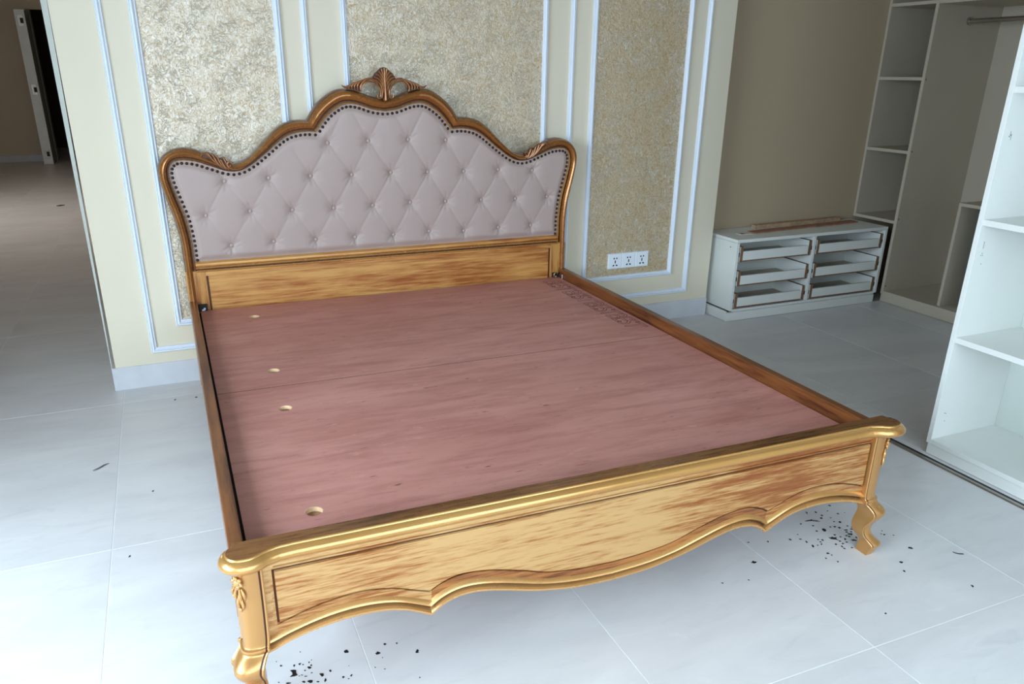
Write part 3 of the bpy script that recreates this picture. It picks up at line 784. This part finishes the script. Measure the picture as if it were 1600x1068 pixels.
# ---------- cabriole front legs
def leg(sx):
    cu, cv = .006+sx*.872, -2.088
    #      z     off    h     shape
    ST = [(.392,.000,.029),(.30,.000,.029),(.215,.001,.028),(.190,.003,.027),(.186,.007,.030),(.179,.008,.030),(.174,.009,.027),(.163,.022,.029),(.150,.033,.031),(.138,.035,.031),(.124,.030,.029),(.110,.022,.026),(.095,.016,.0235),(.080,.015,.022),(.064,.020,.0215),(.050,.033,.022),(.040,.044,.0240),(.033,.047,.0250),(.028,.045,.0240),(.022,.042,.0225),(.0,.036,.0200)]
    ST = [tuple(p) for p in catmull(ST, 3)]
    sec = [(-1,-1),(-1,.60),(-1,.80),(-1.02,1.0),(-.92,1.06),(-.82,1.0),(-.78,.90),(-.68,.93),(-.3,1.0),(.2,.98),(.55,.86),(.80,.64),(.94,.3),(.97,-.2),(.93,-.68),(.90,-.78),(1.0,-.82),(1.06,-.92),(1.0,-1.02),(.8,-1)]
    rings = []
    for z, off, h_ in ST:
        d = off*.7071
        rings.append([(cu+sx*(a*h_+d), cv-(b*h_+d), z) for a, b in sec])
    bm = bmesh.new()
    loft(bm, rings, True, True, 0, lambda i, j: 1 if j in (5, 6, 14) else 0)
    lg = obj('leg', bm, [GOLDV, GLAZE], bed, auto=45)
    # carved rose with hanging leaves on the rounded outer corner
    bm = bmesh.new()
    D = Vector((sx*.7071, -.7071, 0)); T = Vector((sx*.7071, .7071, 0))   # outwards / sideways
    c0 = Vector((cu, cv, 0)) + D*(.030*1.02)
    def at(s_, z, o=0.0): return c0 + T*s_ + D*(o - .16*abs(s_)) + Vector((0, 0, z))
    rot = Matrix((T, D, Vector((0, 0, 1)))).transposed()
    ball(bm, at(0, .362, .003), .0085, 1, .8, 1, 2, 0, rot)
    for k in range(6):
        a = k*PI/3+.3
        tube(bm, [at(.006*math.cos(a-.6), .362+.006*math.sin(a-.6), .003), at(.0125*math.cos(a), .362+.0125*math.sin(a), .005), at(.007*math.cos(a+.7), .362+.007*math.sin(a+.7), .003)], [.002,.0042,.002], 6, 1, 0, 3, D)
    for (s0, z0, s1, z1, s2, z2, r_) in ((-.002,.348,-.004,.328,-.002,.305,.0042),(.004,.348,.010,.330,.009,.312,.004),(-.006,.348,-.013,.334,-.014,.320,.0038),(.008,.350,.017,.338,.019,.322,.0035),(0,.330,.004,.312,.003,.296,.004),(-.004,.322,-.008,.306,-.006,.294,.0034)):
        tube(bm, [at(s0, z0, .001), at(s1, z1, .003), at(s2, z2, .001)], [.0018, r_, .0015], 6, 1, 0, 4, D)
    ball(bm, at(.001, .292, .001), .0045, 1, .8, 1.3, 1, 0, rot); ball(bm, at(.017, .322, .001), .0042, 1, .8, 1.2, 1, 0, rot)
    obj('carved_rose', bm, BEAD, lg, smooth=True)
leg(-1); leg(1)

# ================================================================== CLOSET FURNITURE
# ---------- low chest with six open drawers
chest = thing('drawer_chest', 'low white drawer chest with six frontless drawers standing against the closet wall', 'cabinet', (2.757, -0.17, 0))
CW, CD, CH = 1.172, .305, .474
def cb(name, lo, hi, mat=MELA, parent=chest, bev=.0008): return bx(name, lo, hi, mat, parent, bev)
cb('side_panel', (.028, 0, .058), (.046, CD, CH-.019)); cb('side_panel', (CW-.018, 0, .058), (CW, CD, CH-.019))
cb('top_panel', (.028, 0, CH-.018), (CW, CD, CH)); cb('bottom_panel', (.0465, .001, .052), (CW-.0185, CD, .066))
cb('divider', (.590, .001, .0665), (.608, CD-.012, CH-.0185)); cb('back_panel', (.0465, CD-.010, .067), (CW-.0185, CD-.002, CH-.0185), MELA2)
bm = bmesh.new(); box(bm, (0, -.012, .002), (CW-.03, .010, .051), 0, .0008); box(bm, (0, .0105, .002), (.018, CD, .056), 0, .0008)
obj('plinth', bm, MELA, chest)
for ci, (xa, xb) in enumerate(((.047, .589), (.609, CW-.019))):
    for ri, z0 in enumerate((.071, .203, .345)):
        zt = z0+.088
        dr = thing('drawer', '', ''); del dr['label']; del dr['category']; dr.parent = chest
        y0 = (.004, .001, .003)[ri]
        a, b = xa+.012, xb-.012
        bm = bmesh.new(); box(bm, (a+.020, y0, z0+.008), (b-.020, y0+.014, z0+.060), 0, .0006); obj('drawer_front', bm, MELA, dr)
        for (p, q) in ((a, a+.0195), (b-.0195, b)):
            bm = bmesh.new(); fs = box(bm, (p, y0, z0), (q, .262, zt), 0)
            fs[1].material_index = 1; fs[2].material_index = 1
            obj('drawer_side', bm, [MELA, RAWMDF], dr)
        bm = bmesh.new(); box(bm, (a+.020, .248, z0+.008), (b-.020, .262, zt)); obj('drawer_back', bm, MELA, dr)
        bm = bmesh.new(); box(bm, (a+.020, y0+.0145, z0+.008), (b-.020, .2475, z0+.012)); obj('drawer_bottom', bm, MELA2, dr)
        bm = bmesh.new(); box(bm, (a+.020, y0+.001, z0+.001), (b-.020, y0+.012, z0+.0075)); obj('drawer_lip', bm, RAWMDF, dr)
        bx('drawer_runner', (xa+.0005, y0+.004, z0+.03), (a-.0005, .24, z0+.052), DARKG, dr); bx('drawer_runner', (b+.0005, y0+.004, z0+.03), (xb-.0005, .24, z0+.052), DARKG, dr)
bm = bmesh.new(); ball(bm, (.028, .055, .425), .004, .5, 1, 1, 1); obj('screw_hole', bm, DARKG, chest)
# things lying on the chest
bm = bmesh.new()
def lath(bm, p, q, w, z, t, jag=0.004):
    p, q = Vector(p), Vector(q); d = (q-p).normalized(); n = Vector((-d.y, d.x, 0)); rings = []
    N = 14
    for i in range(N+1):
        c = p.lerp(q, i/N); a = w/2+random.uniform(-jag, jag); b = w/2+random.uniform(-jag, jag)
        rings.append([c-n*a+Vector((0,0,z)), c+n*b+Vector((0,0,z)), c+n*b+Vector((0,0,z+t)), c-n*a+Vector((0,0,z+t))])
    loft(bm, rings)
lath(bm, (2.995, -.025, 0), (3.862, .035, 0), .062, CH+.0005, .007, .003)
tag(obj('wooden_lath', bm, LATH), 'long brown wooden lath lying flat on the chest, nearer its front edge', 'lath')
bm = bmesh.new(); lath(bm, (3.10, .078, 0), (3.80, .112, 0), .036, CH+.0005, .022, .002)
tag(obj('wooden_lath', bm, plain('greyish_lath', lin(176, 146, 116), .8, 0, .3, 30)), 'thicker shorter wooden lath at the back of the chest against the wall', 'lath')
bm = bmesh.new(); box(bm, (2.90, -.055, CH+.0004), (2.985, -.010, CH+.003), 0); box(bm, (2.915, -.048, CH+.003), (2.935, -.018, CH+.0034), 1)
o = obj('card_scrap', bm, [plain('white_card', lin(222, 212, 206), .7), plain('red_print', lin(150, 92, 80), .7)])
tag(o, 'small white card with a reddish print lying on the left end of the chest', 'card')

# ---------- tall open wardrobe along the right wall
WX = 3.962
ward = thing('wardrobe', 'tall white open wardrobe with shelves and a hanging rail along the right closet wall', 'wardrobe', (WX, 0, 0))
WD = .53
def wb(name, lo, hi, mat=MELA2, bev=.0008): return bx(name, lo, hi, mat, ward, bev)
wb('side_panel', (0, .128, .49), (WD, .146, 2.45))
wb('divider_panel', (0, -.194, .052), (WD, -.174, 2.45))
for z in (.490, .905, 1.315, 1.717, 2.10): wb('shelf', (0.001, -.1735, z), (WD-.009, .1275, z+.018))
wb('back_panel', (WD-.008, -.1735, .49), (WD, .1275, 2.45), MELA2, 0)
wb('back_panel', (WD-.008, -1.60, .052), (WD, -.1945, 2.45), MELA2, 0)
wb('bottom_panel', (0, -1.60, .052), (WD-.0085, -.1945, .070)); wb('shelf', (.001, -1.60, 1.715), (WD-.009, -.1945, 1.735))
wb('top_panel', (0, -1.60, 2.451), (WD, .146, 2.47)); wb('plinth', (.004, -1.60, .002), (.020, -.178, .0515)); wb('side_panel', (0, -1.62, .003), (WD, -1.6005, 2.45))
bm = bmesh.new(); tube(bm, [(.262, -.196, 1.632), (.262, -1.60, 1.632)], [.0125, .0125], 12, 1, 0, 1, (0, 0, 1)); tube(bm, [(.262, -.1945, 1.632), (.262, -.206, 1.632)], [.021, .021], 12, 1, 0, 1, (0, 0, 1))
obj('hanging_rail', bm, STEEL, ward, auto=40)
iu = thing('drawer_unit', '', ''); del iu['label']; del iu['category']; iu.parent = ward
bx('unit_side', (.03, -.575, .0705), (.50, -.557, .655), MELA2, iu); bx('unit_side', (.03, -1.18, .0705), (.50, -1.162, .655), MELA2, iu)
bx('unit_top', (.03, -1.18, .6555), (.50, -.557, .673), MELA2, iu)
for z0, z1 in ((.085, .345), (.36, .640)): bx('unit_drawer_front', (.10, -1.158, z0), (.116, -.640, z1), MELA, iu)
bm = bmesh.new()
for z in (.10, .52, .92, 1.32): ball(bm, (.012, -.1945, z), .0045, 1, .4, 1, 1)
obj('screw_hole', bm, DARKG, ward)

# ---------- bookcase in the right foreground
BX = 2.402
bc = thing('bookcase', 'tall white open bookcase in the right foreground beside the floor track', 'bookcase', (BX, -1.823, 0))
BDp = .345; BW = .74
def kb(name, lo, hi, mat=MELA, bev=.0008): return bx(name, lo, hi, mat, bc, bev)
kb('side_panel', (0, -.018, .046), (BDp+.018, 0, 2.2)); kb('side_panel', (0, -BW, .046), (BDp+.018, -BW+.018, 2.2))
kb('bottom_panel', (.0005, -BW+.0185, .046), (BDp, -.0185, .064))
kb('plinth', (.006, -BW+.004, .002), (.022, -.004, .0455))
kb('back_panel', (BDp+.0005, -BW+.0185, .046), (BDp+.0085, -.0185, 2.2), BACKB, 0)
for z in (.450, .872, 1.296, 1.72): kb('shelf', (.004, -BW+.0185, z), (BDp-.0005, -.0185, z+.020))
kb('top_panel', (0, -BW, 2.2005), (BDp+.018, 0, 2.22))
bm = bmesh.new()
for (x, z) in ((.034,.812),(.036,.773),(.040,.766),(.032,.766),(.042,.736),(.040,.166),(.047,.164),(.049,.132),(.030,1.162),(.038,1.166)):
    ball(bm, (x, -.0185, z), .0022, 1, .35, 1, 1)
for (x, z) in ((.034, .800), (.034, 1.168), (.040, 1.160)): box(bm, (x, -.0188, z-.010), (x+.0012, -.018, z+.010))
obj('screw_hole', bm, plain('grey_pencil_mark', lin(120, 128, 134), .8), bc)

# ================================================================== SOCKETS
def socket(xc, which):
    t = thing('wall_socket', f'{which} of the three white wall sockets on the gold wallpaper', 'socket', (xc, -.0042, .335), 0, 'row of wall sockets')
    bm = bmesh.new(); a, h_ = .0425, .0425
    loft(bm, [[(-a,0,-h_),(a,0,-h_),(a,0,h_),(-a,0,h_)], [(-a,-.006,-h_),(a,-.006,-h_),(a,-.006,h_),(-a,-.006,h_)], [(-a+.003,-.009,-h_+.003),(a-.003,-.009,-h_+.003),(a-.003,-.009,h_-.003),(-a+.003,-.009,h_-.003)]])
    obj('face_plate', bm, PLUG, t)
    def hole(pts):
        bm = bmesh.new(); loft(bm, [[(x, -.0085, z) for x, z in pts], [(x, -.0094, z) for x, z in pts]]); obj('pin_hole', bm, BLACK, t)
    circ = lambda x, z, rx, rz, a=0: [(x+rx*math.cos(q)*math.cos(a)-rz*math.sin(q)*math.sin(a), z+rx*math.cos(q)*math.sin(a)+rz*math.sin(q)*math.cos(a)) for q in (2*PI*k/10 for k in range(10))]
    hole(circ(-.008, .016, .0042, .0048)); hole(circ(.009, .016, .0042, .0048)); hole(circ(0, -.003, .0034, .010))
    hole(circ(-.010, -.023, .0062, .0042, .45)); hole(circ(.010, -.023, .0062, .0042, -.45))
    return t
for k, w_ in enumerate(('leftmost', 'middle', 'rightmost')): socket(2.046+.043+.086*k, w_)
for o in [o for o in bpy.data.objects if o.name.startswith('wall_socket')]: o.location.z = .335+.043

# ================================================================== DEBRIS ON THE FLOOR
big = [(1.664,-1.996,0.0024,0.0072),(1.695,-2.004,0.0054,0.0048),(1.698,-2.027,0.0048,0.0043),(1.683,-2.04,0.0059,0.0059),(1.644,-2.039,0.0235,0.0074),(1.598,-2.041,0.0047,0.0045),(1.626,-2.064,0.0041,0.0034),(1.613,-2.093,0.0046,0.0031),(1.641,-2.095,0.0058,0.0112),(1.501,-2.099,0.0047,0.0046),(1.532,-2.109,0.0039,0.0034),(1.543,-2.086,0.0025,0.0026),(1.539,-2.128,0.0036,0.0053),(1.541,-2.154,0.0033,0.0075),(1.583,-2.131,0.0028,0.0026),(1.593,-2.138,0.0047,0.0043),(1.58,-2.145,0.0043,0.003),(1.573,-2.156,0.0036,0.0038),(1.558,-2.155,0.0033,0.0029),(1.707,-2.071,0.0029,0.0028),(1.723,-2.08,0.007,0.0056),(1.671,-2.091,0.0052,0.0036),(1.686,-2.095,0.0052,0.0036),(1.695,-2.105,0.0058,0.0045),(1.631,-2.146,0.0124,0.0108),(1.65,-2.131,0.0046,0.0035),(1.659,-2.146,0.0041,0.0035),(1.639,-2.164,0.0045,0.0034),(1.614,-2.173,0.0045,0.0042),(1.623,-2.189,0.0033,0.0055),(1.663,-2.161,0.0034,0.0065),(1.681,-2.148,0.0041,0.0044),(1.621,-2.2,0.0044,0.0042),(1.654,-2.176,0.004,0.0039),(1.637,-2.178,0.004,0.0034),(1.645,-2.205,0.0044,0.0029),(1.555,-2.2,0.005,0.0053),(1.53,-2.218,0.003,0.004),(1.55,-2.244,0.0028,0.0035),(1.559,-2.212,0.0033,0.002),(1.701,-2.146,0.0114,0.0062),(1.705,-2.123,0.0058,0.0045),(1.698,-2.133,0.005,0.0045),(1.725,-2.126,0.0051,0.0041),(1.735,-2.118,0.0028,0.0041),(1.712,-2.137,0.0034,0.004),(1.682,-2.175,0.0056,0.0052),(1.687,-2.179,0.0041,0.0052),(1.686,-2.155,0.005,0.0044),(1.702,-2.168,0.0041,0.0044),(1.756,-2.039,0.0043,0.0044),(1.769,-1.989,0.0044,0.0045),(1.738,-2.012,0.0029,0.0029),(1.781,-2.042,0.0019,0.0024),(1.715,-2.049,0.0026,0.0024),(1.67,-2.208,0.0044,0.0038),(1.728,-2.107,0.0035,0.0032),(1.797,-2.189,0.0037,0.0041),(1.791,-2.182,0.0025,0.0027),(1.736,-2.22,0.0029,0.0035),(1.808,-2.17,0.0023,0.0023),(1.821,-2.203,0.0023,0.0032)]
mid = [(1.811,-2.274,0.0074,0.0072),(1.723,-2.318,0.006,0.0045),(1.695,-2.353,0.0053,0.0049),(1.815,-2.479,0.0043,0.0048),(1.489,-2.474,0.0041,0.0037),(1.37,-2.062,0.0043,0.0029),(1.429,-2.082,0.0037,0.0035),(1.165,-2.199,0.0034,0.0029),(1.244,-2.216,0.0029,0.0025)]
left = [(0.043,-2.128,0.0067,0.0074),(0.064,-2.123,0.0033,0.0043),(0.114,-2.072,0.0065,0.0064),(0.186,-2.107,0.007,0.0056),(0.21,-2.082,0.0037,0.0038),(0.239,-2.09,0.0029,0.0027),(0.278,-2.139,0.0044,0.0086),(0.257,-2.226,0.002,0.0024),(0.107,-2.158,0.003,0.0038),(0.088,-2.156,0.003,0.0031),(0.099,-2.166,0.0025,0.0014),(0.046,-2.15,0.0025,0.0069),(0.013,-2.14,0.0074,0.0052),(-0.002,-2.136,0.0049,0.0034),(0.029,-2.148,0.0037,0.0021),(0.018,-2.093,0.0056,0.0054),(-0.001,-2.072,0.0046,0.0037),(-0.014,-2.072,0.0028,0.004),(0.006,-2.077,0.0025,0.0018),(0.024,-2.087,0.0023,0.0029),(0.021,-2.075,0.002,0.0026),(0.007,-2.099,0.0025,0.0018),(0.021,-2.113,0.0025,0.0014),(-0.002,-2.112,0.003,0.0018),(0.006,-2.12,0.0037,0.0018),(-0.009,-2.112,0.002,0.0014),(-0.044,-2.061,0.0028,0.0029),(-0.053,-2.042,0.0015,0.0019),(-0.036,-2.127,0.0069,0.0028),(-0.057,-2.115,0.002,0.0014),(0.007,-2.03,0.0016,0.0019),(0.167,-2.153,0.0015,0.0018),(0.187,-2.167,0.0015,0.0018),(0.192,-2.127,0.0013,0.0018),(0.028,-2.069,0.0013,0.0015),(0.109,-2.124,0.0013,0.0014)]
other = [(-0.329,-1.037,0.0037,0.0056),(-0.395,-1.426,0.0032,0.0051),(-0.149,-0.223,0.0054,0.0091),(-0.237,-0.217,0.0047,0.009)]
CR = Vector((0.9234, -0.3838, 0)).normalized(); CU = Vector((0.3838, 0.9234, 0)).normalized()
def flake(x, y, a, b, label, group, name='black_flake', pts=None):
    bm = bmesh.new(); n = 9 if pts is None else len(pts)
    prof = pts or [((0.72+random.uniform(-.35, .38))*math.cos(2*PI*k/n), (0.72+random.uniform(-.35, .38))*math.sin(2*PI*k/n)) for k in range(n)]
    ring = [CR*(p*a*1.1)+CU*(q*b*1.1) for p, q in prof]
    t = .0010
    loft(bm, [[(v.x, v.y, 0.0001) for v in ring], [(v.x*.92, v.y*.92, t) for v in ring]])
    o = obj(name, bm, FLAKE); o.location = (x, y, 0)
    return tag(o, label, 'debris', group)
SPEC = {(1.644, -2.039): ('long ragged black splinter, the longest flake behind the right front leg', [(-1,-.6),(-.6,.1),(-.1,.4),(.05,1),(.2,.3),(.7,.1),(1,-.7),(.5,-.5),(0,-.2),(-.5,-.4)]),
        (1.631, -2.146): ('large jagged black flake with a hooked tip, left of the right front leg', [(-1,.5),(-.5,.5),(-.1,.9),(.3,.5),(1,.8),(.6,.1),(.9,-.9),(.4,-.4),(-.2,-.3),(-.6,-.2)])}
for x, y, a, b in big:
    if (x, y) in SPEC: flake(x, y, a, b, SPEC[(x, y)][0], None, pts=SPEC[(x, y)][1])
    else: flake(x, y, a, b, 'small black flake scattered around the right front bed leg', 'flakes around the right front leg')
for x, y, a, b in mid: flake(x, y, a, b, 'tiny black chip lying apart on the tiles in front of the footboard, right half', 'chips in front of the footboard')
for x, y, a, b in left: flake(x, y, a, b, 'small black flake scattered on the tiles inside the left front bed leg', 'flakes by the left front leg')
flake(-0.02, -2.098, .0105, .0113, 'largest black flake near the left front leg, shaped like a fin', None, pts=[(-1,.8),(-.3,1),(.3,.9),(.5,.2),(1,-.5),(.4,-.8),(-.5,-1),(-.1,-.4),(-.4,.3)])
flake(1.316, -2.152, .0089, .0074, 'black flake under the right bracket tip of the footboard', None, pts=[(-1,-.3),(-.4,.2),(-.1,1),(.2,.4),(1,.1),(.5,-.4),(0,-.8),(-.5,-.5)])
flake(1.924, -2.349, .0128, .0072, 'thin curved black shaving on the tiles at far right', None, 'black_shaving', [(-1,1),(-.6,.3),(0,-.2),(1,-.3),(1,-.8),(0,-.8),(-.7,-.2),(-1,.5)])
for x, y, a, b in other: flake(x, y, a, b, 'tiny dark crumb on the bare tiles left of the bed', 'crumbs left of the bed', 'dark_crumb')
bm = bmesh.new(); tube(bm, [(0,0,.0028),(.018,.012,.003),(.034,.030,.0028),(.050,.040,.0028)], [.0015,.0028,.0026,.0012], 6)
o = obj('twig', bm, plain('grey_twig', lin(110, 106, 108), .8)); o.location = (-.528, -.803, 0); tag(o, 'thin grey twig on the bright tiles left of the bed', 'twig')
bm = bmesh.new(); tube(bm, [(-.035,0,.006),(0,.012,.006),(.04,.03,.006)], [.003,.006,.003], 6)
o = obj('wood_chip', bm, FLAKE); o.location = (-1.21, 5.73, 0); tag(o, 'dark wood chip on the dim floor of the passage', 'debris')
